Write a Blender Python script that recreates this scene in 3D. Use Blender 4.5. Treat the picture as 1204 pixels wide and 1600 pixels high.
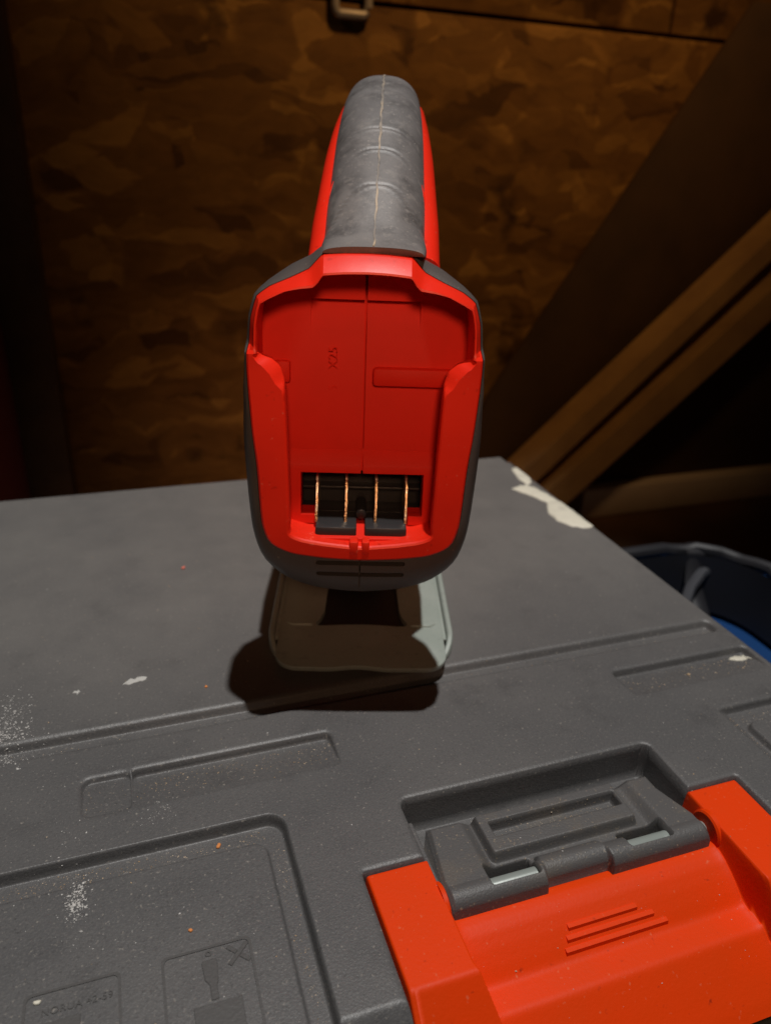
import bpy, bmesh, math, random
import numpy as np
from mathutils import Vector, Matrix

random.seed(7)
np.random.seed(7)
S = bpy.context.scene
for o in list(bpy.data.objects):
    bpy.data.objects.remove(o)
R = math.radians
MM = 0.001

# ------------------------------------------------------------------ camera
PITCH, ROLL, FPX = 24.968, 2.46, 1180.0
cd = bpy.data.cameras.new('camera')
cam = bpy.data.objects.new('camera', cd)
S.collection.objects.link(cam)
cd.sensor_fit = 'VERTICAL'
cd.sensor_height = 24.0
cd.lens = 24.0 * FPX / 1600.0
cd.clip_start, cd.clip_end = 0.01, 30.0
_fw = Vector((0, math.cos(R(PITCH)), -math.sin(R(PITCH))))
_u0 = Vector((1, 0, 0)).cross(_fw)
_r = math.cos(R(ROLL)) * Vector((1, 0, 0)) + math.sin(R(ROLL)) * _u0
_u = _r.cross(_fw)
cam.matrix_world = Matrix(((_r.x, _u.x, -_fw.x, 0), (_r.y, _u.y, -_fw.y, 0), (_r.z, _u.z, -_fw.z, 0.185), (0, 0, 0, 1)))
cd.dof.use_dof = True
cd.dof.focus_distance = 0.222
cd.dof.aperture_fstop = cd.lens / 2.1
S.camera = cam

# ------------------------------------------------------------------ world and lamps
S.view_settings.view_transform = 'Standard'
S.view_settings.look = 'None'
S.view_settings.exposure = 0.0
S.view_settings.gamma = 1.0
wd = bpy.data.worlds.new('World')
S.world = wd
wd.use_nodes = True
wd.node_tree.nodes['Background'].inputs[0].default_value = (1.0, 0.55, 0.27, 1)
wd.node_tree.nodes['Background'].inputs[1].default_value = 0.004


def aim(o, p, t):
    o.location = p
    o.rotation_euler = (Vector(t) - Vector(p)).to_track_quat('-Z', 'Y').to_euler()


def lamp(name, kind, p, t, energy, col, **kw):
    d = bpy.data.lights.new(name, kind)
    d.energy, d.color = energy, col
    for k, v in kw.items():
        setattr(d, k, v)
    o = bpy.data.objects.new(name, d)
    S.collection.objects.link(o)
    aim(o, p, t)
    return o


# a bright shaded work lamp overhead, a weak warm fill added for the room light behind the camera, narrowed to the battery mount, and the warm ceiling bulb by the wall
lamp('work_lamp', 'SPOT', (0.165, 0.115, 2.2), (0.055, 0.20, 0.0), 150.0, (1.0, 0.975, 0.94), spot_size=R(30), spot_blend=0.55, shadow_soft_size=0.022)
lamp('room_bulb', 'AREA', (0.06, -0.46, 0.50), (-0.01, 0.215, 0.165), 0.044, (1.0, 0.55, 0.31), shape='DISK', size=0.16, spread=R(20))
lamp('wall_bulb', 'SPOT', (0.30, 0.32, 0.95), (0.13, 0.78, 0.53), 11.5, (1.0, 0.54, 0.20), spot_size=R(66), spot_blend=1.0, shadow_soft_size=0.05)


# ------------------------------------------------------------------ materials
def mat(name, base, rough=0.5, metal=0.0, spec=0.5, bump=None, blotch=None, dust=None, coat=0.0, sss=0.0):
    """base colour; bump=(scale, strength, distance); blotch=(scale, colour2, lo, hi); dust=(scale, colour, lo, hi)"""
    m = bpy.data.materials.new(name)
    m.use_nodes = True
    nt = m.node_tree
    b = nt.nodes['Principled BSDF']
    b.inputs['Roughness'].default_value = rough
    b.inputs['Metallic'].default_value = metal
    b.inputs['Specular IOR Level'].default_value = spec
    if coat:
        b.inputs['Coat Weight'].default_value = coat
        b.inputs['Coat Roughness'].default_value = 0.15
    tc = nt.nodes.new('ShaderNodeTexCoord')
    rgb = nt.nodes.new('ShaderNodeRGB')
    rgb.outputs[0].default_value = (*base, 1)
    col = rgb.outputs[0]

    def noise(sc, det=4, rg=0.6):
        n = nt.nodes.new('ShaderNodeTexNoise')
        n.inputs['Scale'].default_value = sc
        n.inputs['Detail'].default_value = det
        n.inputs['Roughness'].default_value = rg
        nt.links.new(tc.outputs['Object'], n.inputs['Vector'])
        return n.outputs['Fac']

    def over(col, fac, c2, lo, hi):
        mr = nt.nodes.new('ShaderNodeMapRange')
        mr.inputs['From Min'].default_value = lo
        mr.inputs['From Max'].default_value = hi
        nt.links.new(fac, mr.inputs['Value'])
        mx = nt.nodes.new('ShaderNodeMix')
        mx.data_type = 'RGBA'
        nt.links.new(mr.outputs[0], mx.inputs[0])
        nt.links.new(col, mx.inputs[6])
        mx.inputs[7].default_value = (*c2, 1)
        return mx.outputs[2]

    for bl in (blotch or []):
        col = over(col, noise(bl[0]), *bl[1:])
    for du in (dust or []):
        v = nt.nodes.new('ShaderNodeTexNoise')
        v.inputs['Scale'].default_value = du[0]
        v.inputs['Detail'].default_value = 2
        nt.links.new(tc.outputs['Object'], v.inputs['Vector'])
        col = over(col, v.outputs['Fac'], *du[1:])
    nt.links.new(col, b.inputs['Base Color'])
    if bump:
        prev = None
        for sc, st, di in bump:
            bn = nt.nodes.new('ShaderNodeBump')
            bn.inputs['Strength'].default_value = st
            bn.inputs['Distance'].default_value = di
            nt.links.new(noise(sc, 3), bn.inputs['Height'])
            if prev:
                nt.links.new(prev, bn.inputs['Normal'])
            prev = bn.outputs[0]
        nt.links.new(prev, b.inputs['Normal'])
    return m


M = {}
M['lid'] = mat('lid_plastic', (0.100, 0.098, 0.099), 0.42, spec=0.5, bump=[(1500, 0.8, 0.00016), (330, 0.25, 0.0002)],
               blotch=[(14, (0.128, 0.123, 0.121), 0.42, 0.70), (60, (0.076, 0.074, 0.075), 0.55, 0.8), (1250, (0.150, 0.142, 0.135), 0.50, 0.80), (1000, (0.062, 0.059, 0.059), 0.56, 0.80)],
               dust=[(800, (0.29, 0.265, 0.235), 0.65, 0.78)])


def dust_film(m, y0, y1, col, amount):
    # a film of pale dust, settled on the flat rear panel of the lid
    nt = m.node_tree
    b = nt.nodes['Principled BSDF']
    src = b.inputs['Base Color'].links[0].from_socket
    tc = next(n for n in nt.nodes if n.type == 'TEX_COORD')
    se = nt.nodes.new('ShaderNodeSeparateXYZ')
    nt.links.new(tc.outputs['Object'], se.inputs[0])
    mr = nt.nodes.new('ShaderNodeMapRange')
    mr.inputs['From Min'].default_value, mr.inputs['From Max'].default_value = y0 * MM, y1 * MM
    nt.links.new(se.outputs['Y'], mr.inputs['Value'])
    n = nt.nodes.new('ShaderNodeTexNoise')
    n.inputs['Scale'].default_value, n.inputs['Detail'].default_value, n.inputs['Roughness'].default_value = 26, 7, 0.65
    nt.links.new(tc.outputs['Object'], n.inputs['Vector'])
    nm = nt.nodes.new('ShaderNodeMapRange')
    nm.inputs['From Min'].default_value, nm.inputs['From Max'].default_value = 0.30, 0.70
    nm.inputs['To Min'].default_value, nm.inputs['To Max'].default_value = amount * 0.45, amount
    nt.links.new(n.outputs['Fac'], nm.inputs['Value'])
    mu = nt.nodes.new('ShaderNodeMath')
    mu.operation = 'MULTIPLY'
    nt.links.new(mr.outputs[0], mu.inputs[0])
    nt.links.new(nm.outputs[0], mu.inputs[1])
    mx = nt.nodes.new('ShaderNodeMix')
    mx.data_type = 'RGBA'
    nt.links.new(mu.outputs[0], mx.inputs[0])
    nt.links.new(src, mx.inputs[6])
    mx.inputs[7].default_value = (*col, 1)
    nt.links.new(mx.outputs[2], b.inputs['Base Color'])


dust_film(M['lid'], 205, 300, (0.245, 0.230, 0.212), 0.50)
M['smooth'] = mat('lid_plastic_smooth', (0.092, 0.088, 0.086), 0.45, spec=0.4, bump=[(900, 0.3, 0.0004)])
M['hinge'] = mat('hinge_plastic', (0.102, 0.098, 0.097), 0.46, spec=0.5, bump=[(1700, 0.8, 0.00018)],
                 blotch=[(55, (0.150, 0.125, 0.100), 0.50, 0.80)], dust=[(1000, (0.30, 0.24, 0.17), 0.64, 0.78)])
M['latch'] = mat('latch_red_plastic', (0.84, 0.050, 0.001), 0.50, spec=0.18, bump=[(900, 0.5, 0.00012), (120, 0.15, 0.0003)],
                 blotch=[(30, (0.76, 0.053, 0.002), 0.45, 0.8)], dust=[(620, (0.78, 0.16, 0.07), 0.68, 0.84), (430, (0.42, 0.028, 0.004), 0.70, 0.82)])
M['red'] = mat('tool_red_plastic', (0.80, 0.024, 0.008), 0.38, spec=0.28, bump=[(500, 0.06, 0.0003)],
               blotch=[(40, (0.70, 0.020, 0.008), 0.45, 0.8)], dust=[(700, (0.80, 0.13, 0.08), 0.68, 0.84), (330, (0.50, 0.016, 0.006), 0.66, 0.82)])
M['redmatt'] = mat('slot_red_plastic', (0.78, 0.022, 0.010), 0.60, spec=0.18, bump=[(600, 0.10, 0.0003)], blotch=[(40, (0.70, 0.020, 0.008), 0.45, 0.8)])
M['dark'] = mat('housing_dark_rubber', (0.080, 0.073, 0.071), 0.48, spec=0.45, bump=[(1400, 0.35, 0.0003)],
                blotch=[(45, (0.105, 0.098, 0.092), 0.5, 0.8)], dust=[(900, (0.22, 0.19, 0.16), 0.70, 0.80)])
M['grip'] = mat('grip_grey_rubber', (0.132, 0.132, 0.135), 0.47, spec=0.55, bump=[(1600, 0.4, 0.00012), (130, 0.16, 0.0005)],
                blotch=[(34, (0.200, 0.200, 0.202), 0.44, 0.72), (90, (0.068, 0.068, 0.070), 0.48, 0.72), (300, (0.21, 0.205, 0.20), 0.55, 0.75)], dust=[(1000, (0.30, 0.29, 0.275), 0.66, 0.80)])
M['seam'] = mat('grip_seam_worn', (0.20, 0.185, 0.165), 0.55, blotch=[(40, (0.44, 0.37, 0.27), 0.44, 0.60), (260, (0.13, 0.125, 0.12), 0.58, 0.72)])
M['steel'] = mat('shoe_grey_paint', (0.315, 0.360, 0.325), 0.38, spec=0.5, bump=[(300, 0.08, 0.0003)], blotch=[(60, (0.37, 0.41, 0.375), 0.45, 0.75), (240, (0.25, 0.285, 0.26), 0.55, 0.75)], dust=[(700, (0.45, 0.42, 0.36), 0.68, 0.8)])
M['pin'] = mat('pin_steel', (0.30, 0.335, 0.315), 0.36, metal=0.1, bump=[(500, 0.1, 0.0003)])
M['copper'] = mat('contact_copper', (0.70, 0.50, 0.30), 0.36, metal=1.0, blotch=[(240, (0.90, 0.86, 0.74), 0.48, 0.56)], bump=[(900, 0.6, 0.0005)])
M['black'] = mat('terminal_black_plastic', (0.026, 0.025, 0.026), 0.42, spec=0.45, bump=[(900, 0.2, 0.0003)])
M['paint'] = mat('dried_cream_paint', (0.78, 0.74, 0.61), 0.55, bump=[(180, 0.5, 0.0006)], blotch=[(120, (0.60, 0.56, 0.47), 0.5, 0.8)])
M['chalk'] = mat('white_smear', (0.55, 0.54, 0.51), 0.8, bump=[(500, 0.6, 0.0006)])
M['sawdust'] = mat('sawdust', (0.46, 0.32, 0.19), 0.85, blotch=[(130, (0.62, 0.50, 0.37), 0.45, 0.6)])
M['plaster'] = mat('plaster_dust', (0.62, 0.60, 0.57), 0.85)
M['orange'] = mat('orange_wood_chip', (0.72, 0.26, 0.07), 0.7)
M['pink'] = mat('red_plastic_chip', (0.72, 0.20, 0.15), 0.5)
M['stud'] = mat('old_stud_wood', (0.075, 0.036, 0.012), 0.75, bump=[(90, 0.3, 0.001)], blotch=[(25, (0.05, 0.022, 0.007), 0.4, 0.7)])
M['darkboard'] = mat('dark_hardboard', (0.064, 0.031, 0.010), 0.8, bump=[(60, 0.3, 0.001)], blotch=[(14, (0.042, 0.020, 0.006), 0.4, 0.7)])  # deep brown holding the wall's shade for the sheet; also the wall backing
M['lumber'] = mat('lumber_pine', (0.50, 0.30, 0.115), 0.7, bump=[(90, 0.2, 0.001)], blotch=[(22, (0.38, 0.22, 0.09), 0.4, 0.7)])
M['plate'] = mat('pale_plate_wood', (0.88, 0.76, 0.66), 0.75, blotch=[(12, (0.78, 0.66, 0.57), 0.4, 0.7)])
M['plateend'] = mat('brown_block_wood', (0.17, 0.10, 0.06), 0.8)  # shade put into the colour for the left stretch of bottom plate
M['floor'] = mat('floor_boards', (0.16, 0.085, 0.04), 0.8, bump=[(40, 0.3, 0.001)], blotch=[(10, (0.09, 0.045, 0.02), 0.4, 0.7)])
M['blue'] = mat('blue_plastic', (0.006, 0.045, 0.16), 0.45, bump=[(200, 0.1, 0.0005)])
M['blackgloss'] = mat('black_trim_plastic', (0.022, 0.022, 0.026), 0.48, spec=0.4)
M['cord'] = mat('grey_cord', (0.055, 0.057, 0.066), 0.5)
M['jug'] = mat('red_jug_plastic', (0.055, 0.004, 0.002), 0.6, spec=0.2)
M['galv'] = mat('galvanised_steel', (0.44, 0.41, 0.38), 0.5, metal=0.3)


def osb_material():
    m = bpy.data.materials.new('osb_flakes')
    m.use_nodes = True
    nt = m.node_tree
    N, L = nt.nodes.new, nt.links.new
    b = nt.nodes['Principled BSDF']
    b.inputs['Roughness'].default_value = 0.7
    b.inputs['Specular IOR Level'].default_value = 0.2
    tc = N('ShaderNodeTexCoord')
    wv = N('ShaderNodeTexNoise')
    wv.inputs['Scale'].default_value = 18
    wv.inputs['Detail'].default_value = 6
    L(tc.outputs['Object'], wv.inputs['Vector'])
    ad = N('ShaderNodeMixRGB')
    ad.blend_type = 'ADD'
    ad.inputs[0].default_value = 0.045
    L(tc.outputs['Object'], ad.inputs[1])
    L(wv.outputs['Color'], ad.inputs[2])
    cols, edges = [], []
    for rot, sc in ((0.35, (14, 14, 40)), (1.15, (17, 17, 52)), (-0.5, (24, 24, 66))):
        mp = N('ShaderNodeMapping')
        mp.inputs['Rotation'].default_value = (0, rot, 0)
        mp.inputs['Scale'].default_value = sc
        L(ad.outputs[0], mp.inputs['Vector'])
        v = N('ShaderNodeTexVoronoi')
        v.inputs['Scale'].default_value = 1.0
        L(mp.outputs[0], v.inputs['Vector'])
        cols.append(v.outputs['Color'])
        edges.append(v.outputs['Distance'])
    sel = N('ShaderNodeTexNoise')
    sel.inputs['Scale'].default_value = 11
    L(tc.outputs['Object'], sel.inputs['Vector'])
    st = N('ShaderNodeMapRange')
    st.inputs['From Min'].default_value = 0.48
    st.inputs['From Max'].default_value = 0.52
    L(sel.outputs['Fac'], st.inputs['Value'])
    mx = N('ShaderNodeMixRGB')
    L(st.outputs[0], mx.inputs[0])
    L(cols[0], mx.inputs[1])
    L(cols[1], mx.inputs[2])
    mx2 = N('ShaderNodeMixRGB')
    mx2.inputs[0].default_value = 0.35
    L(mx.outputs[0], mx2.inputs[1])
    L(cols[2], mx2.inputs[2])
    bw = N('ShaderNodeSeparateColor')
    L(mx2.outputs[0], bw.inputs[0])
    cr = N('ShaderNodeValToRGB')
    e = cr.color_ramp.elements
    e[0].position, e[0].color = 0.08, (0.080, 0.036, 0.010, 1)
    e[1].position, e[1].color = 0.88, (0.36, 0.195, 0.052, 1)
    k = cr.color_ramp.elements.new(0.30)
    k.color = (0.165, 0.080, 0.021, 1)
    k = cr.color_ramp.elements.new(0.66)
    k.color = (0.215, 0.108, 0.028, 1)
    L(bw.outputs[0], cr.inputs[0])
    # resin-dark voids and knots
    kn = N('ShaderNodeTexNoise')
    kn.inputs['Scale'].default_value = 16
    kn.inputs['Detail'].default_value = 5
    L(tc.outputs['Object'], kn.inputs['Vector'])
    km = N('ShaderNodeMapRange')
    km.inputs['From Min'].default_value = 0.62
    km.inputs['From Max'].default_value = 0.70
    L(kn.outputs['Fac'], km.inputs['Value'])
    mx3 = N('ShaderNodeMixRGB')
    L(km.outputs[0], mx3.inputs[0])
    L(cr.outputs[0], mx3.inputs[1])
    mx3.inputs[2].default_value = (0.045, 0.020, 0.006, 1)
    sm_ = N('ShaderNodeMapping')
    sm_.inputs['Rotation'].default_value = (0, 0.25, 0)
    sm_.inputs['Scale'].default_value = (40, 40, 120)
    L(ad.outputs[0], sm_.inputs['Vector'])
    sn = N('ShaderNodeTexNoise')
    sn.inputs['Scale'].default_value = 1.0
    sn.inputs['Detail'].default_value = 6
    sn.inputs['Roughness'].default_value = 0.7
    L(sm_.outputs[0], sn.inputs['Vector'])
    sr_ = N('ShaderNodeMapRange')
    sr_.inputs['From Min'].default_value = 0.3
    sr_.inputs['From Max'].default_value = 0.7
    sr_.inputs['To Min'].default_value = 0.80
    sr_.inputs['To Max'].default_value = 1.18
    L(sn.outputs['Fac'], sr_.inputs['Value'])
    soft = N('ShaderNodeMixRGB')
    soft.inputs[0].default_value = 0.10
    L(mx3.outputs[0], soft.inputs[1])
    soft.inputs[2].default_value = (0.165, 0.082, 0.021, 1)
    mul = N('ShaderNodeVectorMath')
    mul.operation = 'SCALE'
    L(soft.outputs[0], mul.inputs[0])
    L(sr_.outputs[0], mul.inputs['Scale'])
    L(mul.outputs[0], b.inputs['Base Color'])
    bp = N('ShaderNodeBump')
    bp.inputs['Strength'].default_value = 0.4
    bp.inputs['Distance'].default_value = 0.002
    L(bw.outputs[0], bp.inputs['Height'])
    L(bp.outputs[0], b.inputs['Normal'])
    return m


M['osb'] = osb_material()


# ------------------------------------------------------------------ object helpers (all shapes in millimetres)
def link(name, me, m, parent=None):
    o = bpy.data.objects.new(name, me)
    S.collection.objects.link(o)
    if m is not None:
        me.materials.append(m)
    if parent is not None:
        o.parent = parent
    return o


def pymesh(name, verts, faces, m, parent=None, smooth=35, bevel=0.0, seg=2, fix=True):
    me = bpy.data.meshes.new(name)
    me.from_pydata([(x * MM, y * MM, z * MM) for x, y, z in verts], [], faces)
    if fix:
        bm = bmesh.new()
        bm.from_mesh(me)
        bmesh.ops.recalc_face_normals(bm, faces=bm.faces)
        if bevel:
            ed = [e for e in bm.edges if len(e.link_faces) == 2 and e.calc_face_angle(0) > R(28)]
            bmesh.ops.bevel(bm, geom=ed, offset=bevel * MM, segments=seg, profile=0.5, affect='EDGES', clamp_overlap=True)
        bm.to_mesh(me)
        bm.free()
    if smooth:
        for p in me.polygons:
            p.use_smooth = True
        me.set_sharp_from_angle(angle=R(smooth))
    return link(name, me, m, parent)


def loft_data(rings, closed=True, cap0=False, cap1=False):
    v, f = [], []
    n = len(rings[0])
    for r in rings:
        v += [tuple(p) for p in r]
    for i in range(len(rings) - 1):
        for j in range(n if closed else n - 1):
            k = (j + 1) % n
            f.append((i * n + j, i * n + k, (i + 1) * n + k, (i + 1) * n + j))
    if cap0:
        f.append(tuple(range(n))[::-1])
    if cap1:
        f.append(tuple((len(rings) - 1) * n + j for j in range(n)))
    return v, f


def loft(name, rings, m, parent=None, closed=True, cap0=False, cap1=False, **kw):
    v, f = loft_data(rings, closed, cap0, cap1)
    return pymesh(name, v, f, m, parent, **kw)


def box_data(x0, x1, y0, y1, z0, z1):
    v = [(x, y, z) for z in (z0, z1) for y in (y0, y1) for x in (x0, x1)]
    f = [(0, 2, 3, 1), (4, 5, 7, 6), (0, 1, 5, 4), (2, 6, 7, 3), (0, 4, 6, 2), (1, 3, 7, 5)]
    return v, f


def box(name, b, m, parent=None, bevel=0.4, **kw):
    v, f = box_data(*b)
    return pymesh(name, v, f, m, parent, bevel=bevel, **kw)


def prism(name, poly, lo, hi, m, parent=None, axis='z', **kw):
    """poly in the plane, extruded along axis ('z' -> (x,y), 'y' -> (x,z), 'x' -> (y,z))"""
    put = {'z': lambda p, h: (p[0], p[1], h), 'y': lambda p, h: (p[0], h, p[1]), 'x': lambda p, h: (h, p[0], p[1])}[axis]
    return loft(name, [[put(p, lo) for p in poly], [put(p, hi) for p in poly]], m, parent, cap0=True, cap1=True, **kw)


def tube(name, pts, rad, m, parent=None, n=10, flat=1.0, **kw):
    P = [Vector(p) for p in pts]
    rings = []
    for i, p in enumerate(P):
        t = (P[min(i + 1, len(P) - 1)] - P[max(i - 1, 0)]).normalized()
        a = t.cross(Vector((0.13, 0.05, 1.0))).normalized()
        b = t.cross(a).normalized()
        r = rad[i] if isinstance(rad, (list, tuple)) else rad
        rings.append([p + a * r * math.cos(2 * math.pi * k / n) + b * r * flat * math.sin(2 * math.pi * k / n) for k in range(n)])
    return loft(name, rings, m, parent, cap0=True, cap1=True, **kw)


def disc_rings(cx, cy, prof, n=32, axis='z'):
    out = []
    for r, h in prof:
        ring = []
        for k in range(n):
            a = 2 * math.pi * k / n
            c, s = r * math.cos(a), r * math.sin(a)
            ring.append({'z': (cx + c, cy + s, h), 'x': (h, cx + c, cy + s), 'y': (cx + c, h, cy + s)}[axis])
        out.append(ring)
    return out


def lathe(name, cx, cy, prof, m, parent=None, n=32, axis='z', **kw):
    return loft(name, disc_rings(cx, cy, prof, n, axis), m, parent, cap0=True, cap1=True, **kw)


def rrect(x0, x1, y0, y1, r, n=6):
    out = []
    for cx, cy, a0 in ((x1 - r, y1 - r, 0), (x0 + r, y1 - r, 90), (x0 + r, y0 + r, 180), (x1 - r, y0 + r, 270)):
        for k in range(n + 1):
            a = R(a0 + 90 * k / n)
            out.append((cx + r * math.cos(a), cy + r * math.sin(a)))
    return out


def cut(o, boxes):
    """subtracts solid shapes (verts, faces) from o and drops the cutters again"""
    bpy.context.view_layer.update()
    for v, f in boxes:
        c = pymesh('cutter', v, f, None, smooth=0)
        md = o.modifiers.new('b', 'BOOLEAN')
        md.operation, md.solver, md.object = 'DIFFERENCE', 'EXACT', c
        c.matrix_world = o.matrix_world
        bpy.context.view_layer.update()
        dg = bpy.context.evaluated_depsgraph_get()
        me = bpy.data.meshes.new_from_object(o.evaluated_get(dg))
        o.modifiers.clear()
        old, nm = o.data, o.data.name
        o.data = me
        bpy.data.meshes.remove(old)
        me.name = nm
        cm = c.data
        bpy.data.objects.remove(c)
        bpy.data.meshes.remove(cm)


def resharp(o, ang=35):
    for p in o.data.polygons:
        p.use_smooth = True
    o.data.set_sharp_from_angle(angle=R(ang))


def empty(name, loc, rz, label, cat, group=None):
    o = bpy.data.objects.new(name, None)
    S.collection.objects.link(o)
    o.location, o.rotation_euler = loc, (0, 0, rz)
    o.empty_display_size = 0.02
    tag(o, label, cat, group)
    return o


def tag(o, label, cat, group=None):
    o['label'], o['category'] = label, cat
    if group:
        o['group'] = group
    return o


def heightmesh(name, A, B, Z, m, parent, smooth=40):
    na, nb = len(A), len(B)
    AA, BB = np.meshgrid(A, B, indexing='xy')
    co = np.stack([AA, BB, Z], -1).reshape(-1, 3) * MM
    i, j = np.meshgrid(np.arange(na - 1), np.arange(nb - 1), indexing='xy')
    q = (j * na + i).reshape(-1)
    quads = np.stack([q, q + 1, q + 1 + na, q + na], -1).astype(np.int32)
    me = bpy.data.meshes.new(name)
    me.vertices.add(len(co))
    me.vertices.foreach_set('co', co.astype(np.float32).ravel())
    me.loops.add(quads.size)
    me.loops.foreach_set('vertex_index', quads.ravel())
    me.polygons.add(len(quads))
    me.polygons.foreach_set('loop_start', np.arange(0, quads.size, 4, dtype=np.int32))
    me.polygons.foreach_set('use_smooth', np.ones(len(quads), dtype=bool))
    me.update(calc_edges=True)
    me.validate()
    return link(name, me, m, parent)


# ------------------------------------------------------------------ room shell, in the frame of the case (a across, b away)
ANG = R(19.812)


def W3(a, b, z=0.0):
    return Vector((a * math.cos(ANG) - b * math.sin(ANG), a * math.sin(ANG) + b * math.cos(ANG), z)) * MM


def orient(o):
    o.rotation_euler = (0, 0, ANG)
    return o


FLOOR = -212.0
fl = orient(box('floor', (-1500, 2000, -1500, 790, FLOOR - 20, FLOOR), M['floor'], bevel=0, smooth=0))
fl['kind'] = 'structure'
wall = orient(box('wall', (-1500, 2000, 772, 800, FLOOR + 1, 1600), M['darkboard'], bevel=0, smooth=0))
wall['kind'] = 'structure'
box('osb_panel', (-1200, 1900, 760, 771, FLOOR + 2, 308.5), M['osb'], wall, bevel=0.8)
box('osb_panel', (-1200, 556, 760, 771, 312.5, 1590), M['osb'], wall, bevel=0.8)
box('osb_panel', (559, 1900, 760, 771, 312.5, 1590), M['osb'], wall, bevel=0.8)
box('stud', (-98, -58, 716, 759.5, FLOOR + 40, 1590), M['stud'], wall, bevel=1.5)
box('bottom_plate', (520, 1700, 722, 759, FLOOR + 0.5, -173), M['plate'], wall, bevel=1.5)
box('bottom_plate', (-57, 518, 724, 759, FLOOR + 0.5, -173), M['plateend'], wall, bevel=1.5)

# leaning boards in the right corner, behind them a sheet painting the wall's shade
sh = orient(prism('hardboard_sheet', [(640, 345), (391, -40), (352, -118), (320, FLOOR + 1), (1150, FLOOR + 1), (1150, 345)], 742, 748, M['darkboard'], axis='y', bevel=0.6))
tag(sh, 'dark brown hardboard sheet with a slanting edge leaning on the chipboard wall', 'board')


def leaning(name, p0, p1, half, b0, b1, label):
    d = Vector((p1[0] - p0[0], p1[1] - p0[1])).normalized()
    n = Vector((-d.y, d.x)) * half
    poly = [(p0[0] + n.x, p0[1] + n.y), (p0[0] - n.x, p0[1] - n.y), (p1[0] - n.x, p1[1] - n.y), (p1[0] + n.x, p1[1] + n.y)]
    o = orient(prism(name, poly, b0, b1, M['lumber'], axis='y', bevel=0.6, smooth=20))
    tag(o, label, 'lumber', 'pine boards leaning on the wall')
    return o


leaning('lumber_board', (350, -196), (1180, 570), 11.5, 690, 728, 'upper and narrower of the two pine boards leaning on the dark wall')
leaning('lumber_board', (404, -202), (1186, 484), 16.5, 682, 726, 'lower and wider of the two pine boards leaning on the dark wall')

# staple bracket high on the wall
U = [(205, 350), (205, 305), (206, 301.5), (209, 299.5), (231, 299.5), (234, 301.5), (235, 305), (235, 350)]
st = orient(tube('wall_staple', [(a, 753, z) for a, z in U], 3.9, M['galv'], n=10))
tag(st, 'dull grey steel U staple high on the chipboard wall', 'staple')

# red jug at the left edge
jug = empty('red_jug', W3(-168, 690, FLOOR), ANG, 'red plastic jug at the left edge in front of the wall stud', 'jug')
lathe('body', 0, 0, [(66, 0.5), (74, 6), (76, 20), (76, 262), (72, 282), (58, 318), (40, 340), (26, 350)], M['jug'], jug, n=40, smooth=50)
lathe('cap', 0, 0, [(21, 351), (21, 368), (18, 372)], M['lumber'], jug, n=24)

# blue tool tote to the right of the case
tote = empty('tool_tote', W3(330, 290, FLOOR), ANG, 'blue tool tote with black rim on the floor beside the grey case', 'tote')
TX, TY = (-72, 76), (-110, 98)
rg = []
for ins, z in ((14, 0.5), (8, 6), (0, 60), (0, 148)):
    rg.append([(x, y, z) for x, y in rrect(TX[0] + ins, TX[1] - ins, TY[0] + ins, TY[1] - ins, 52, 9)])
for ins, z in ((5, 148), (5, 104)):
    rg.append([(x, y, z) for x, y in rrect(TX[0] + ins, TX[1] - ins, TY[0] + ins, TY[1] - ins, 48, 9)])
loft('body', rg, M['blue'], tote, cap0=True, cap1=True, smooth=45)
rg = [[(x, y, z) for x, y in rrect(TX[0] + i_, TX[1] - i_, TY[0] + i_, TY[1] - i_, 46, 9)] for i_, z in ((6.5, 150), (8, 108), (9.5, 108), (8, 150))]
loft('liner', rg, M['blackgloss'], tote, smooth=45)
rim = rrect(TX[0] - 1, TX[1] + 1, TY[0] - 1, TY[1] + 1, 54, 10)
rim3 = [(x + 1.2 * math.sin(i * 1.9), y + 1.2 * math.sin(i * 2.7 + 1), 150 + 1.2 * math.sin(i * 1.3)) for i, (x, y) in enumerate(rim)]
tube('rim', rim3 + [rim3[0]], 5.0, M['blackgloss'], tote, n=10)
tube('strap', [(48, 96, 152), (44, 88, 150), (41, 82, 130), (38, 60, 110), (34, 30, 106)], 7, M['blackgloss'], tote, n=8, flat=0.35)
cord = orient(tube('grey_cord', [(336, 336, -98), (346, 350, -88), (360, 362, -79), (376, 371, -74), (390, 375, -73), (396, 371, -80)], 4.0, M['cord'], n=8))
tag(cord, 'grey power cord lying just under the black rim of the blue tote', 'cord')
# ------------------------------------------------------------------ the tool case
case = empty('tool_case', (0, 0, 0), ANG, 'dark grey plastic tool case with red latch and dusty moulded lid', 'tool case')


def sstep(t):
    t = np.clip(t, 0, 1)
    return t * t * (3 - 2 * t)


def sd(a, b, a0, a1, b0, b1, r):
    cx, cy, hx, hy = (a0 + a1) / 2, (b0 + b1) / 2, (a1 - a0) / 2 - r, (b1 - b0) / 2 - r
    qx, qy = np.abs(a - cx) - hx, np.abs(b - cy) - hy
    return np.hypot(np.maximum(qx, 0), np.maximum(qy, 0)) + np.minimum(np.maximum(qx, qy), 0) - r


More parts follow.
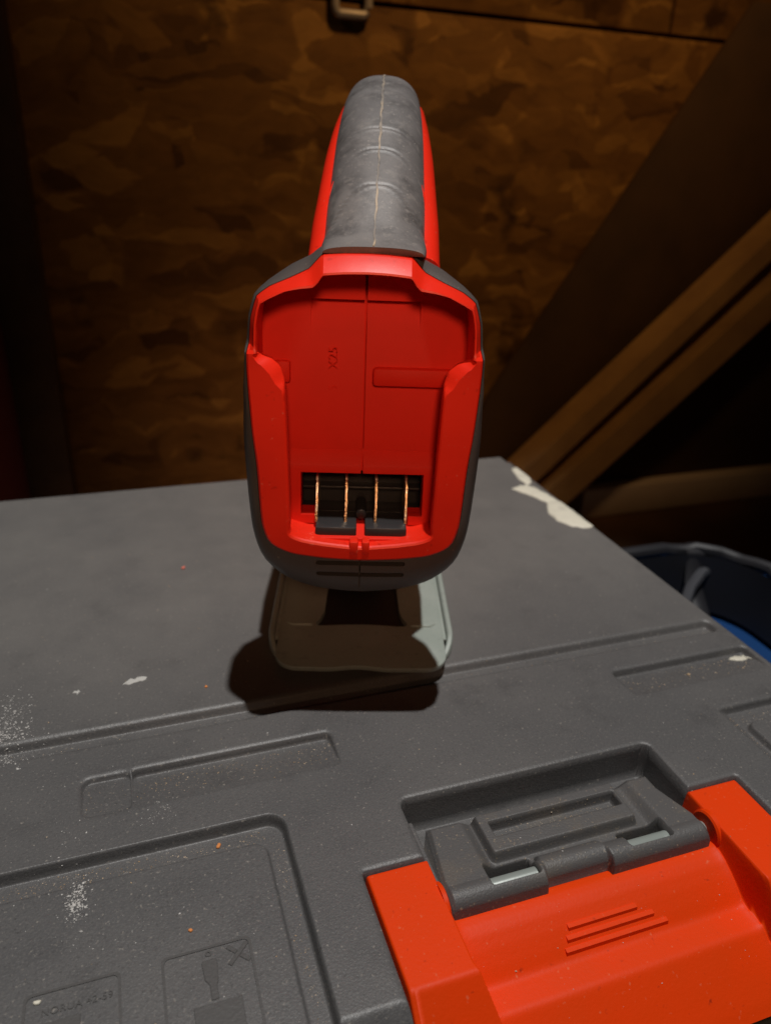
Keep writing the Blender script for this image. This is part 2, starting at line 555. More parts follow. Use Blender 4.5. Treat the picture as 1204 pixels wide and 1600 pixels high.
def lid_z(a, b):
    z = np.zeros_like(a)

    def lip(s, d, w, r=1.7):
        # rounded shoulder outside the edge, then the wall
        x = -s
        roll = np.minimum(0.20 * np.clip(x + r, 0, r) ** 2, 0.3 * d)
        return roll + (d - np.minimum(0.20 * r * r, 0.3 * d)) * sstep(x / w + 0.05)

    def recess(s, d, w=1.0):
        nonlocal z
        z = z - lip(s, d, w)

    # long groove across the lid
    recess(sd(a, b, -400, 240.5, 219.2, 227.8, 3.2), 3.3, 1.9)
    # ramped pockets: deep at the far edge, flush at the near edge
    s = sd(a, b, -12, 55.8, 186.5, 204.0, 2.6)
    z = z - lip(s, 3.2, 0.8) * np.clip((b - 186.5) / 16.5, 0, 1) * (a > -11.2)
    s = sd(a, b, -26.8, -11.2, 187.0, 203.8, 3.2)
    z = z - lip(s, 2.0, 0.8) * np.clip(0.35 + 0.65 * (b - 187) / 16.5, 0, 1) * (a <= -11.2)
    s = sd(a, b, 174.8, 241.8, 189.6, 206.2, 2.2)
    z = z - lip(s, 3.4, 0.8) * np.clip((b - 189.6) / 15.0, 0, 1)
    # right pocket with a raised pad
    s = sd(a, b, 200.6, 262, 96, 174.4, 2.0)
    z = z - lip(s, 3.3, 0.9) * np.clip((a - 200.6) / 6 + 0.2, 0, 1)
    s2 = sd(a, b, 206.6, 260, 90, 166.2, 4.0)
    z = z + 2.6 * sstep(-s2 / 1.3 + 0.3)
    # large window panel with a moat
    s = sd(a, b, -300, 32.4, 20, 172.9, 6.0)
    z = z - 4.0 * sstep(-s / 1.4 + 0.15)
    s2 = sd(a, b, -300, 25.9, 20, 165.4, 4.5)
    z = z + 1.7 * sstep(-s2 / 0.8 + 0.3)
    # latch recess and latch seat
    s = np.minimum(sd(a, b, 68.7, 162.9, 60, 166.6, 3.0), sd(a, b, 49.6, 182.6, 40, 144.3, 1.0))
    z = np.minimum(z, -lip(s, 15.0, 0.9))
    s = sd(a, b, 52.0, 180.5, 40, 142.0, 1.0)
    z = np.where(s < 0, np.minimum(z, -36.0), z)
    # thin rib at the left end of the hinge
    s = sd(a, b, 68.7, 70.3, 130, 159, 0.6)
    z = np.where(s < 0, np.maximum(z, -2.2), z)
    # stepped rear lip
    z = z - 1.3 * sstep((b - 429.6) / 1.5)
    # front: rounded edge then a slope
    t = np.maximum(107.4 - b, 0)
    front = -np.where(t < 2.0, t * t * 0.2, 0.8 + (t - 2.0) * 0.85)
    z = np.minimum(z, np.where(b < 107.4, front, 99))
    # rounded rim on the right and rear edge
    for d in (245.2 - a, 445.4 - b, a + 205.2):
        r = 2.4
        k = np.clip(d, 0, r)
        z = z - (r - np.sqrt(np.maximum(r * r - (r - k) ** 2, 0)))
    return z


def spaced(bits):
    out = []
    for a0, a1, st in bits:
        out += list(np.arange(a0, a1, st))
    out.append(bits[-1][1])
    return np.array(out)


A = spaced([(-205.2, -90, 3.0), (-90, -28.5, 0.55), (-28.5, -24, 0.4), (-24, -13, 0.8), (-13, -9, 0.3), (-9, 22, 0.8), (22, 35, 0.4), (35, 48.5, 0.8), (48.5, 51.5, 0.3), (51.5, 53, 0.5), (53, 57, 0.35),
            (57, 67, 0.8), (67, 75, 0.3), (75, 157, 1.1), (157, 166, 0.35), (166, 173.5, 0.8), (173.5, 178, 0.35), (178, 185, 0.4), (185, 199, 0.9), (199, 213, 0.4), (213, 237.5, 0.8), (237.5, 245.2, 0.3)])
B = spaced([(92, 106, 1.2), (106, 110, 0.3), (110, 142, 0.8), (142, 146, 0.3), (146, 158, 0.7), (158, 176, 0.35), (176, 184, 0.6), (184, 207, 0.35), (207, 217, 0.7), (217, 230, 0.3), (230, 428, 6.0), (428, 433, 0.25), (433, 442, 1.0), (442, 445.4, 0.25)])
A = np.concatenate([[-205.4], A, [245.4]])
B = np.concatenate([[91.8], B, [445.6]])
AA, BB = np.meshgrid(A, B, indexing='xy')
ZZ = lid_z(np.clip(AA, -205.2, 245.2), np.clip(BB, 92, 445.4))
ZZ[0, :] = -40
ZZ[-1, :] = -30
ZZ[:, 0] = -30
ZZ[:, -1] = -30
lid = heightmesh('lid', A, B, ZZ, M['lid'], case)
bd = [[(x, y, z) for x, y in rrect(-204 + i, 244 - i, 93 + i, 444 - i, 8)] for i, z in ((0, -31), (0, -150), (6, FLOOR + 1))]
loft('case_body', bd, M['smooth'], case, cap0=True, cap1=True)


def lidh(a, b):
    return float(lid_z(np.array([a], float), np.array([b], float))[0])


# ---- red latch
def arm_z(b):
    t = np.maximum(109.2 - b, 0)
    return -0.9 - np.where(t < 1.6, t * t * 0.28, 0.717 + (t - 1.6) * 0.92)


MB = np.array([88, 90, 98, 103.6, 104.6, 111.2, 112.2, 115, 118.5, 122, 124.5, 127, 129, 131, 136, 144.5])
MZ = np.array([-29, -27, -20.8, -16.6, -16.2, -15.9, -15.5, -13.3, -10.9, -8.9, -8.0, -7.7, -8.1, -9.5, -13.6, -13.6])


def latch_z(a, b):
    mid = np.interp(b, MB, MZ)
    mid = (mid + np.interp(b - 0.5, MB, MZ) + np.interp(b + 0.5, MB, MZ)) / 3
    arm = arm_z(b)
    # arms left and right; the inner walls lean a little and fillet into the dish
    taper = np.clip(111 - b, 0, 20) * 0.28
    sl = (a - 69.4 - taper) / (1.2 + np.clip(128 - b, 0, 12) * 0.02)
    sr = (162.2 + taper * 0.2 - a) / 1.6
    k = np.minimum(sl, sr)
    z = arm + (mid - arm) * sstep(k + 0.2)
    fil = 1.6 * np.exp(-np.maximum(k - 0.8, 0) * 1.2) * (k > 0.8)
    z = z + np.where(mid < arm, fil * 0.5, 0)
    for d in (a - 50.6, 181.8 - a, 143.6 - b):
        r = 0.9
        q = np.clip(d, 0, r)
        z = z - (r - np.sqrt(np.maximum(r * r - (r - q) ** 2, 0)))
    return z


LA = spaced([(50.6, 52.2, 0.2), (52.2, 68, 1.2), (68, 76, 0.25), (76, 158, 1.4), (158, 165, 0.25), (165, 180, 1.2), (180, 181.8, 0.2)])
LB = spaced([(88, 100, 1.0), (100, 134, 0.4), (134, 141.8, 1.0), (141.8, 143.6, 0.2)])
LA = np.concatenate([[50.55], LA, [181.85]])
LB = np.concatenate([LB, [143.65]])
GA, GB = np.meshgrid(LA, LB, indexing='xy')
LZ = latch_z(np.clip(GA, 50.6, 181.8), np.clip(GB, 88, 143.6))
LZ[:, 0] = np.minimum(LZ[:, 0], -14.5)
LZ[:, -1] = np.minimum(LZ[:, -1], -14.5)
LZ[-1, :] = -14.5
latch = heightmesh('latch', LA, LB, LZ, M['latch'], case)
for a0, a1, b0 in ((103.0, 126.5, 118.2), (101.6, 130.6, 115.9), (100.2, 135.0, 113.6)):
    sec = []
    for a in np.arange(a0, a1 + 0.01, 1.0):
        h = [float(latch_z(np.array([a]), np.array([b0 + o]))[0]) for o in (-0.85, -0.62, 0.62, 0.85)]
        sec.append([(a, b0 - 0.85, h[0] - 0.3), (a, b0 - 0.62, h[2] + 0.18), (a, b0 + 0.62, h[2] + 0.30), (a, b0 + 0.85, h[3] - 0.3)])
    loft('raised_line', sec, M['latch'], latch, cap0=True, cap1=True, smooth=30)
lathe('pin_boss', 132.0, -6.2, [(6.4, 162.8), (6.4, 161.4), (5.8, 160.9), (3.4, 160.8)], M['latch'], latch, n=32, axis='x')
lathe('pin_boss', 132.0, -6.2, [(6.2, 68.8), (6.2, 70.0), (5.6, 70.4), (3.4, 70.5)], M['latch'], latch, n=32, axis='x')


# ---- grey hinge block
def hinge_z(a, b):
    # bar
    y = b - 131.6
    bar = -5.6 + np.sqrt(np.maximum(4.4 ** 2 - y ** 2, 0))
    bar = np.where(y < -4.25, -17, bar)
    midn = sstep((a - 101.2) / 1.2) * sstep((124.0 - a) / 1.2)
    y2 = b - 133.6
    bar2 = -6.0 + np.sqrt(np.maximum(4.2 ** 2 - y2 ** 2, 0))
    bar2 = np.where(y2 < -4.05, -17, bar2)
    z = bar * (1 - midn) + bar2 * midn
    back = np.where(b > 130, -3.6 - 1.4 * sstep((b - 133) / 4), -99)
    z = np.maximum(z, np.where(b > 132.5, back, -99))
    # ears
    ear = np.maximum(sstep((89.5 - a) / 5), sstep((a - 143.0) / 5))
    flat = np.maximum(z, -1.7 - 0.05 * (b - 135))
    z = np.where((b > 131.8) & (b < 156.5), z * (1 - ear) + flat * ear, z)
    # raised tray with a channel in the middle
    s = sd(a, b, 88.6, 141.0, 139.2, 156.4, 2.0)
    z = z + 3.5 * sstep(-s / 1.8 + 0.1) * (1 - ear)
    s = sd(a, b, 93.0, 138.5, 145.8, 151.6, 0.6)
    z = z - 4.2 * sstep(-s / 0.9 + 0.2)
    # pin windows
    for a0, a1 in ((84.6, 100.4), (131.2, 147.0)):
        s = sd(a, b, a0, a1, 130.4, 138.2, 1.0)
        z = z - 7.0 * sstep(-s / 0.7 + 0.2)
    # ends
    e = np.minimum(np.minimum(a - 70.8, 159.3 - a), 156.0 - b)
    slope_l = a - (70.8 + np.clip((b - 136) * 0.16, 0, 4))
    slope_r = (159.3 - np.clip((b - 136) * 0.30, 0, 4)) - a
    e = np.minimum(np.minimum(slope_l, slope_r), 156.0 - b)
    z = np.where(e < 0, -17, z - 1.3 * (1 - sstep(e / 1.5)))
    return np.maximum(z, -17)


HA = spaced([(70, 76, 0.25), (76, 83.8, 0.5), (83.8, 102.6, 0.3), (102.6, 122, 0.7), (122, 125, 0.3), (125, 130, 0.6), (130, 148, 0.3), (148, 160.2, 0.3)])
HB = spaced([(127.2, 134, 0.2), (134, 157, 0.3)])
HX, HY = np.meshgrid(HA, HB, indexing='xy')
hinge = heightmesh('hinge_block', HA, HB, hinge_z(HX, HY), M['hinge'], case)
lathe('hinge_pin', 132.9, -6.0, [(1.9, 68.9), (2.3, 69.3), (2.4, 69.6), (2.4, 160.2), (2.2, 160.8), (1.6, 161.2)], M['pin'], case, n=20, axis='x')


# ---- pictograms on the window panel (moulded in)
PZ = -2.35
def outline(pts, w, name='pictogram_frame'):
    n = len(pts)
    c = Vector((sum(p[0] for p in pts) / n, sum(p[1] for p in pts) / n))
    inn = []
    for p in pts:
        d = Vector(p) - c
        inn.append((c.x + d.x * (1 - w / abs(d.x) if abs(d.x) > 0.1 else 1), c.y + d.y * (1 - w / abs(d.y) if abs(d.y) > 0.1 else 1)))
    rings = [[(x, y, PZ - 0.4) for x, y in pts], [(x, y, PZ + 0.30) for x, y in pts], [(x, y, PZ + 0.30) for x, y in inn], [(x, y, PZ - 0.4) for x, y in inn]]
    return loft(name, rings, M['smooth'], case, smooth=30)


outline(rrect(-6.7, 16.0, 111.5, 136.0, 1.4), 0.7)
outline(rrect(-38.7, -16.4, 111.5, 135.9, 1.4), 0.7)


def pict(name, poly, h=0.3):
    return prism(name, poly, PZ - 0.5, PZ + h, M['smooth'], case, bevel=0.12, seg=1)


def bar2d(x0, y0, x1, y1, w):
    d = Vector((x1 - x0, y1 - y0)).normalized()
    n = Vector((-d.y, d.x)) * w / 2
    return [(x0 + n.x, y0 + n.y), (x0 - n.x, y0 - n.y), (x1 - n.x, y1 - n.y), (x1 + n.x, y1 + n.y)]


xc, yc = 12.4, 131.9
pict('cross_mark', bar2d(xc - 2.6, yc - 2.6, xc + 2.6, yc + 2.6, 1.2))
pict('cross_mark', bar2d(xc - 2.6, yc + 2.6, xc - 0.45, yc + 0.45, 1.2))
pict('cross_mark', bar2d(xc + 0.45, yc - 0.45, xc + 2.6, yc - 2.6, 1.2))
pict('chisel_mark', [(3.0, 131.6), (3.3, 132.2), (6.6, 132.2), (7.0, 131.6), (6.6, 126.2), (6.2, 125.4), (6.2, 121.6), (4.4, 121.6), (4.4, 125.4), (3.4, 127.0)])
pict('block_mark', [(0.0, 112.5), (0.0, 120.8), (11.6, 120.8), (11.6, 112.5)], 0.35)
outline([(5.0 + 0.9 * math.cos(R(k * 30)), 133.9 + 0.8 * math.sin(R(k * 30))) for k in range(12)], 0.35, 'dot_mark')
pict('block_mark', [(-34.8, 123.6), (-34.8, 127.8), (-25.6, 127.8), (-25.6, 123.6)], 0.35)
pict('block_mark', [(-34.8, 113.5), (-34.8, 122.7), (-19.4, 122.7), (-19.4, 113.5)], 0.35)


def text(name, body, size, depth, m, parent, mtx):
    c = bpy.data.curves.new(name, 'FONT')
    c.body, c.size, c.extrude = body, size * MM, depth * MM
    c.space_character = 1.05
    o = bpy.data.objects.new(name, c)
    S.collection.objects.link(o)
    bpy.context.view_layer.update()
    me = bpy.data.meshes.new_from_object(o.evaluated_get(bpy.context.evaluated_depsgraph_get()))
    bpy.data.objects.remove(o)
    me.transform(mtx)
    me.name = name
    return link(name, me, m, parent)


text('moulded_lettering', 'NORUA 42-59', 2.55, 0.30, M['smooth'], case, Matrix.Translation(Vector((-34.6, 129.6, PZ)) * MM))


# ---- paint splashes, smear (they stick to the lid)
def splash(name, pts, h, m):
    n = len(pts)
    P = []
    for i in range(n):  # subdivide with a little wobble
        p, q = Vector(pts[i]), Vector(pts[(i + 1) % n])
        for k in range(3):
            w = p.lerp(q, k / 3)
            P.append((w.x + random.uniform(-.5, .5), w.y + random.uniform(-.8, .8)))
    c = (sum(p[0] for p in P) / len(P), sum(p[1] for p in P) / len(P))
    rings = []
    for f, hh in ((1.0, -0.3), (0.985, 0.12), (0.92, 0.5), (0.5, 0.85), (0.05, 0.9)):
        ring = []
        for p in P:
            x, y = c[0] + (p[0] - c[0]) * f, c[1] + (p[1] - c[1]) * f
            x = min(x, 245.15)
            ring.append((x, y, lidh(x, y) + hh * h + random.uniform(-.04, .04)))
        rings.append(ring)
    return loft(name, rings, m, case, cap1=True, smooth=60)


splash('paint_splash', [(239.5, 419), (245.0, 421.5), (245.1, 402), (241, 394), (236.5, 391), (235.2, 402)], 0.9, M['paint'])
splash('paint_splash', [(223.4, 388.5), (229, 390), (235.8, 391.5), (239.5, 383), (241.6, 374), (242.6, 364.5), (236, 358.7), (232.6, 367), (228, 377)], 0.9, M['paint'])
splash('paint_splash', [(234, 362), (240, 366), (245.1, 362), (245.1, 345), (245.1, 327), (239, 325), (231.5, 329.5), (227, 338), (227.8, 350)], 1.3, M['paint'])
splash('paint_dab', [(232, 203), (236, 204.5), (240, 203), (241, 199), (237, 199.5), (233, 200)], 0.7, M['paint'])
splash('white_smear', [(-13.5, 250.6), (-10.5, 253.2), (-5.4, 253.8), (-4.2, 252.4), (-6.4, 250.8), (-10.5, 249.8)], 0.25, M['chalk'])
splash('white_smear', [(-30.4, 250.4), (-29.2, 252.0), (-27.8, 250.8), (-29, 249.2)], 0.25, M['chalk'])

# ---- crumbs and dust lying on the lid
OCT = [(1, 0, 0), (0, 1, 0), (-1, 0, 0), (0, -1, 0), (0, 0, 1), (0, 0, -1)]
OCF = [(0, 1, 4), (1, 2, 4), (2, 3, 4), (3, 0, 4), (1, 0, 5), (2, 1, 5), (3, 2, 5), (0, 3, 5)]


def crumbs(name, spots, m):
    v, f = [], []
    for a, b, r in spots:
        if 71 < a < 159 and 127.4 < b < 156:
            z = float(hinge_z(np.array([a]), np.array([b]))[0])
        elif 50 < a < 182 and b < 144:
            z = float(latch_z(np.array([a]), np.array([b]))[0])
        else:
            z = lidh(a, b)
        if z < -8 and not (70 < a < 162 and b < 125):
            continue
        k = len(v)
        q = random.uniform(0, 6.28)
        s = (r * random.uniform(.7, 1.5), r * random.uniform(.5, 1.0), r * random.uniform(.3, .8))
        for x, y, w in OCT:
            x, y, w = x * s[0] * random.uniform(.6, 1.2), y * s[1] * random.uniform(.6, 1.2), w * s[2]
            v.append((a + x * math.cos(q) - y * math.sin(q), b + x * math.sin(q) + y * math.cos(q), z + s[2] * 0.55 + w))
        f += [tuple(k + i for i in t) for t in OCF]
    o = pymesh(name, v, f, m, smooth=0, fix=False)
    o.rotation_euler = (0, 0, ANG)
    o['kind'] = 'stuff'
    return o


def rsz(lo, hi):
    return lo + (hi - lo) * random.random() ** 3


tan, white = [], []
for _ in range(420):
    tan.append((random.uniform(-70, 243), random.uniform(108, 440), rsz(.08, .36)))
for _ in range(240):
    white.append((random.uniform(-70, 240), random.uniform(108, 420), rsz(.07, .30)))
for _ in range(330):
    tan.append((random.uniform(-10, 55), 188 + 13 * random.random() ** 0.6, rsz(.08, .34)))
for _ in range(40):
    tan.append((random.uniform(-26, -12), random.uniform(188, 202), rsz(.07, .22)))
for _ in range(130):
    tan.append((random.uniform(176, 240), 190 + 13 * random.random() ** 0.6, rsz(.1, .42)))
for _ in range(300):
    tan.append((random.uniform(-60, 238), random.uniform(220.5, 224), rsz(.08, .3)))
for _ in range(480):
    tan.append((random.uniform(-60, 26), random.uniform(166, 170.5), rsz(.07, .27)))
for _ in range(170):
    tan.append((random.uniform(27, 30.5), random.uniform(108, 166), rsz(.07, .25)))
for _ in range(60):
    tan.append((random.uniform(201.5, 206), random.uniform(140, 172), rsz(.08, .3)))
for _ in range(60):
    t = random.random()
    tan.append((207 + 30 * t, 167.5 + random.random() * 5, rsz(.08, .3)))
for _ in range(260):
    tan.append((random.uniform(93, 138), random.uniform(146, 151.5), rsz(.07, .26)))
for _ in range(160):
    tan.append((random.uniform(73, 156), random.uniform(134, 155), rsz(.06, .2)))
for _ in range(46):
    white.append((random.uniform(75, 160), random.uniform(98, 124), rsz(.05, .22)))
for ca, cb, sa, sb, n in ((-52, 235, 4.5, 9, 900), (-27.5, 160, 1.6, 3.6, 330), (-4, 183, 3.2, 3.0, 80), (-31, 178, 5, 6, 60), (-42, 224, 6, 5, 60), (-20, 150, 12, 8, 60), (-20, 203, 20, 5, 30)):
    for _ in range(n):
        white.append((random.gauss(ca, sa), random.gauss(cb, sb), rsz(.08, .5 if n > 300 else .34)))
crumbs('sawdust', tan, M['sawdust'])
crumbs('plaster_dust', white, M['plaster'])


def chip(name, a, b, r, m, label, cat, grp=None):
    v = []
    n = 9
    rings = []
    off = [random.uniform(.7, 1.2) for _ in range(n)]
    for f, h in ((0.9, 0.0), (1.0, 0.35), (0.8, 0.6), (0.2, 0.7)):
        rings.append([(r * f * off[k] * math.cos(6.283 * k / n), r * .7 * f * off[k] * math.sin(6.283 * k / n), r * h) for k in range(n)])
    o = loft(name, rings, m, cap0=True, cap1=True, smooth=0)
    o.location = W3(a, b, lidh(a, b) + 0.02)
    o.rotation_euler = (0, 0, random.uniform(0, 3))
    return tag(o, label, cat, grp)


chip('wood_chip', 12.0, 168.5, 0.95, M['orange'], 'orange wood crumb in the moat at the rim of the lid panel', 'wood chip', 'orange crumbs')
chip('wood_chip', 1.3, 141.9, 0.75, M['orange'], 'orange wood crumb on the lid panel above the cross pictogram', 'wood chip', 'orange crumbs')
chip('wood_chip', 17.0, 240.5, 0.8, M['orange'], 'tan crumb between the grey shoe corner and the long groove', 'wood chip', 'orange crumbs')
chip('plastic_chip', 17.4, 336.0, 1.3, M['pink'], 'pinkish red crumb far back on the lid left of the saw', 'crumb')
chip('plaster_crumb', -35.4, 133.4, 0.95, M['paint'], 'cream oval crumb beside the moulded lettering', 'crumb')
chip('plaster_crumb', 206.0, 197.0, 0.9, M['sawdust'], 'tan crumb in the right hand pocket of the lid', 'crumb')

# ------------------------------------------------------------------ the jigsaw (its own frame: x across, y away, z up)
YAW = R(2.6)
saw = empty('jigsaw', (-0.0065, 0.249, 0.0), YAW, 'cordless red and grey jigsaw with empty battery slot standing on the case lid', 'jigsaw')
UC = -2.6


def lean(z):
    return (z - 66) * 0.10


def sym(half):
    """right half (top centre -> bottom centre) to a full closed loop"""
    half = [(u, z - 1.0 * min(max((z - 133) / 15, 0), 1)) for u, z in half]
    out = []
    for i in range(len(half) - 1):
        p0, p1, p2, p3 = half[max(i - 1, 0)], half[i], half[i + 1], half[min(i + 2, len(half) - 1)]
        if i == 0:
            p0 = (-p2[0], p2[1])
        if i == len(half) - 2:
            p3 = (-p1[0], p1[1])
        out.append(p1)
        for t in (1 / 3, 2 / 3):
            lin = [p1[k] + (p2[k] - p1[k]) * t for k in (0, 1)]
            cur = [0.5 * (2 * p1[k] + (p2[k] - p0[k]) * t + (2 * p0[k] - 5 * p1[k] + 4 * p2[k] - p3[k]) * t * t + (3 * p1[k] - p0[k] - 3 * p2[k] + p3[k]) * t ** 3) for k in (0, 1)]
            w = 0.35 if p1[1] > 124 else 1.0
            out.append((lin[0] + (cur[0] - lin[0]) * w, lin[1] + (cur[1] - lin[1]) * w))
    out.append(half[-1])
    return out + [(-u, z) for u, z in out[-2:0:-1]]


O_ = [(0, 161.2), (6.5, 161.0), (13, 160.3), (15.2, 158.2), (17.4, 155.9), (23, 153.2), (29, 150.6), (33.0, 147.6), (34.9, 141), (35.5, 134.0), (35.7, 131.0), (35.75, 128.5), (35.7, 126), (35.5, 121), (35.35, 118.5), (35.1, 115), (34.4, 106), (33.3, 96), (32.5, 82.5), (31.7, 75.8), (29.2, 70.4), (23, 67.2), (16, 66.0), (10, 65.4), (0, 65.0)]
IR = [(0, 155.5), (6.5, 155.3), (12.8, 154.7), (14.2, 152.8), (15.8, 151.3), (20, 150.8), (24, 150.0), (30.9, 146.3), (32.2, 140), (32.4, 134.2), (32.4, 131.2), (30.6, 130.2), (28.2, 129.2), (25.8, 126.9), (24.6, 123.4), (24.25, 120.8), (23.9, 114), (23.4, 100), (22.9, 83), (22.8, 77.3), (22.7, 74.2), (19.6, 72.6), (15, 71.7), (10, 71.0), (0, 70.2)]
II = [(0, 155.5), (6.5, 155.3), (12.8, 154.7), (14.2, 152.8), (15.8, 151.3), (20, 150.8), (24, 150.0), (30.9, 146.3), (32.2, 140), (32.4, 134.2), (32.4, 131.2), (32.4, 128.4), (32.4, 126), (32.2, 121), (32.0, 118.5), (31.8, 115), (31.0, 106), (30.0, 96), (28.6, 83), (27.4, 78), (25.3, 74.8), (19.6, 72.7), (15, 71.8), (10, 71.0), (0, 70.2)]
O_, IR, II = sym(O_), sym(IR), sym(II)


def hood(z):
    return float(sstep(np.array((z - 131.0) / 2.2)))


def mring(C, y, toward=None, d=0.0, push=0.0):
    out = []
    for i, (u, z) in enumerate(C):
        if toward is not None:
            v = Vector(toward[i]) - Vector((u, z))
            if v.length > 1e-6:
                v = v.normalized() * min(d, v.length * 0.45)
                u, z = u + v.x, z + v.y
        out.append((UC + u, y + lean(z) + push * hood(z), z))
    return out


def rail_top(u, z):
    return float(np.interp(z, [120.8, 123.4, 126.5, 130.4, 131.6], [0, .7, 1, 1, 0])) if abs(u) < 32.39 else 0.0


def edge_ring(y, d, push, kd, ky):
    out = []
    for i, (u, z) in enumerate(IR):
        g = rail_top(u, z)
        out.append(mring([IR[i]], y + ky * g, [O_[i]], d + kd * g, push)[0])
    return out


mr_ = [mring(O_, -14), mring(O_, -28.6, push=5.2), mring(O_, -30.1, IR, 0.25, 5.2), mring(O_, -30.7, IR, 0.9, 4.6), edge_ring(-30.9, 0.9, 0.6, 2.4, 0.0), edge_ring(-30.6, 0.3, 0.2, 0.3, 2.0),
       edge_ring(-30.0, 0.0, 0.4, 0, 2.6), mring(IR, -26.6), mring(IR, -26.0, II, 0.3), mring(II, -25.8), mring(II, -15.2)]
mount = loft('battery_mount', mr_, M['red'], saw, smooth=24)
# floor of the slot, with the terminal window, the recessed notch and the centre joint cut into it
v, f = loft_data([[(UC + u * .985, -15.5 + lean(z), z) for u, z in O_], [(UC + u * .985, -11 + lean(z), z) for u, z in O_]], cap0=True, cap1=True)
floor_ = pymesh('slot_floor', v, f, M['redmatt'], saw, smooth=0)


def slab(u0, u1, y0, y1, z0, z1, ramp=0.0):
    v, f = box_data(UC + u0, UC + u1, y0, y1, z0, z1)
    return [(x, y + lean(z) + (ramp if (z == z0 and y == y1) else 0), z) for x, y, z in v], f


cut(floor_, [slab(-20.2, 20.6, -20, 5, 75.6, 90.4), slab(-15.6, 15.9, -20, 5, 71.4, 76.5), slab(-17.2, 17.2, -20, -12.2, 136.0, 145.2, -3.3), slab(-0.42, 0.42, -20, -11.6, 95.0, 156)])
resharp(floor_, 25)
v, f = loft_data([[(UC + u, y + lean(z), z) for u, z in ((-27.6, 72.6), (27.6, 72.6), (29.6, zt), (-29.6, zt))] for y, zt in ((-15.2, 97.6), (-18.4, 93.4), (-18.7, 92.6))], cap0=True, cap1=True)
frame_ = pymesh('terminal_frame', v, f, M['redmatt'], saw, smooth=0)
cut(frame_, [slab(-20.2, 20.6, -24, 5, 75.6, 90.4), slab(-15.6, 15.9, -24, 5, 71.4, 76.5), slab(-0.36, 0.36, -22, -16.0, 90.0, 99)])
resharp(frame_, 25)


def slabobj(name, u0, u1, y0, y1, z0, z1, m, parent, bevel=0.3):
    v, f = slab(u0, u1, y0, y1, z0, z1)
    return pymesh(name, v, f, m, parent, bevel=bevel)


slabobj('guide_rib', 2.6, 29.0, -18.4, -15.0, 119.0, 125.0, M['redmatt'], saw, 1.3)
slabobj('guide_rib', -29.0, -23.6, -17.6, -15.0, 119.2, 126.2, M['redmatt'], saw, 1.0)
text('moulded_number', '5    X25', 4.2, 0.05, M['redmatt'], mount, Matrix.Translation(Vector((UC - 8.7, -15.55 + lean(118), 116.5)) * MM) @ Matrix.Rotation(R(90), 4, 'X') @ Matrix.Rotation(R(90), 4, 'Z'))
# bottom lip: two small catch tabs at the joint and the step below the terminals
slabobj('catch_tab', -3.6, -0.7, -31.1, -27.0, 67.4, 72.0, M['red'], saw, 0.5)
slabobj('catch_tab', 0.5, 3.0, -31.1, -27.0, 67.4, 72.0, M['red'], saw, 0.5)
v, f = loft_data([[(UC + u, y + lean(z), z) for u in (-25.6, 25.6)] + [(UC + u, y2 + lean(z2), z2) for u in (25.6, -25.6)] for y, z, y2, z2 in ((-27, 71.4, -27, 69.6), (-15.4, 72.4, -15.4, 69.6))], cap0=True, cap1=True)
pymesh('bottom_step', v, f, M['redmatt'], saw, smooth=0, bevel=0.3)

# terminal block
tb = slabobj('terminal_block', -20.8, 21.2, -4.0, -2.5, 72.0, 92.2, M['black'], saw, 0.2)
for u0, u1, z0, z1 in ((-21.5, -20.3, 75.5, 91), (20.7, 21.9, 75.5, 91)):
    slabobj('cheek', u0, u1, -14.5, -3.5, z0, z1, M['black'], tb, 0.2)
slabobj('cross_bar', -20.2, 20.6, -8.5, -3.5, 80.8, 81.6, M['black'], tb, 0.2)
slabobj('shelf', -20.2, 20.6, -12.5, -3.5, 73.4, 74.4, M['black'], tb, 0.2)
slabobj('front_bracket', -15.0, -1.4, -25.4, -10.0, 70.4, 74.3, M['black'], tb, 0.5)
slabobj('front_bracket', 1.4, 15.2, -25.4, -10.0, 70.4, 74.3, M['black'], tb, 0.5)
pl = [[(UC + 0.1 + 1.9 * math.cos(R(k * 30)), y + lean(76), 75.6 + 1.9 * math.sin(R(k * 30))) for k in range(12)] for y in (-18, -6)]
loft('centre_post', pl, M['black'], tb, cap0=True, cap1=True, bevel=0.5)
for i, u in enumerate((-14.9, -5.1, 4.9, 15.0)):
    ring = []
    for z, y, du in ((74.0, -21.0, 0.0), (77.5, -20.6, 0.0), (81.0, -19.4, 0.12), (84.8, -18.2, .12), (88.2, -16.0, .05), (89.0, -6.0, 0)):
        ring.append([(UC + u + du - 0.44, y + lean(z), z), (UC + u + du + 0.44, y + lean(z), z), (UC + u + du + 0.44, -3.6 + lean(z), z), (UC + u + du - 0.44, -3.6 + lean(z), z)])
    loft('contact', ring, M['copper'], tb, cap0=True, cap1=True, smooth=25, bevel=0.12, seg=1)

# dark overmould round the mount, narrowing to the neck
D_ = [(0, 162.6), (6.8, 162.3), (13.5, 161.6), (15.6, 160.2), (17.6, 158.6), (23.6, 155.6), (30.4, 151.0), (34.4, 147.4), (36.3, 140.6), (36.9, 134), (37.1, 131.0), (37.2, 128.5), (37.3, 126), (37.9, 120), (37.95, 117), (38.0, 112), (38.2, 104), (37.8, 94), (36.8, 79.0), (35.4, 69.0), (32.0, 60.6), (25.0, 54.4), (17.6, 51.4), (10.8, 50.0), (0, 49.2)]
D_ = sym(D_)


def scl(C, sx, sz, zc=106.0, dz=0.0):
    return [(u * sx, zc + (z - zc) * sz + dz) for u, z in C]


def dring(C, y, push=0.0):
    return [(UC + u, y + lean(z) + push * hood(z), z) for u, z in C]


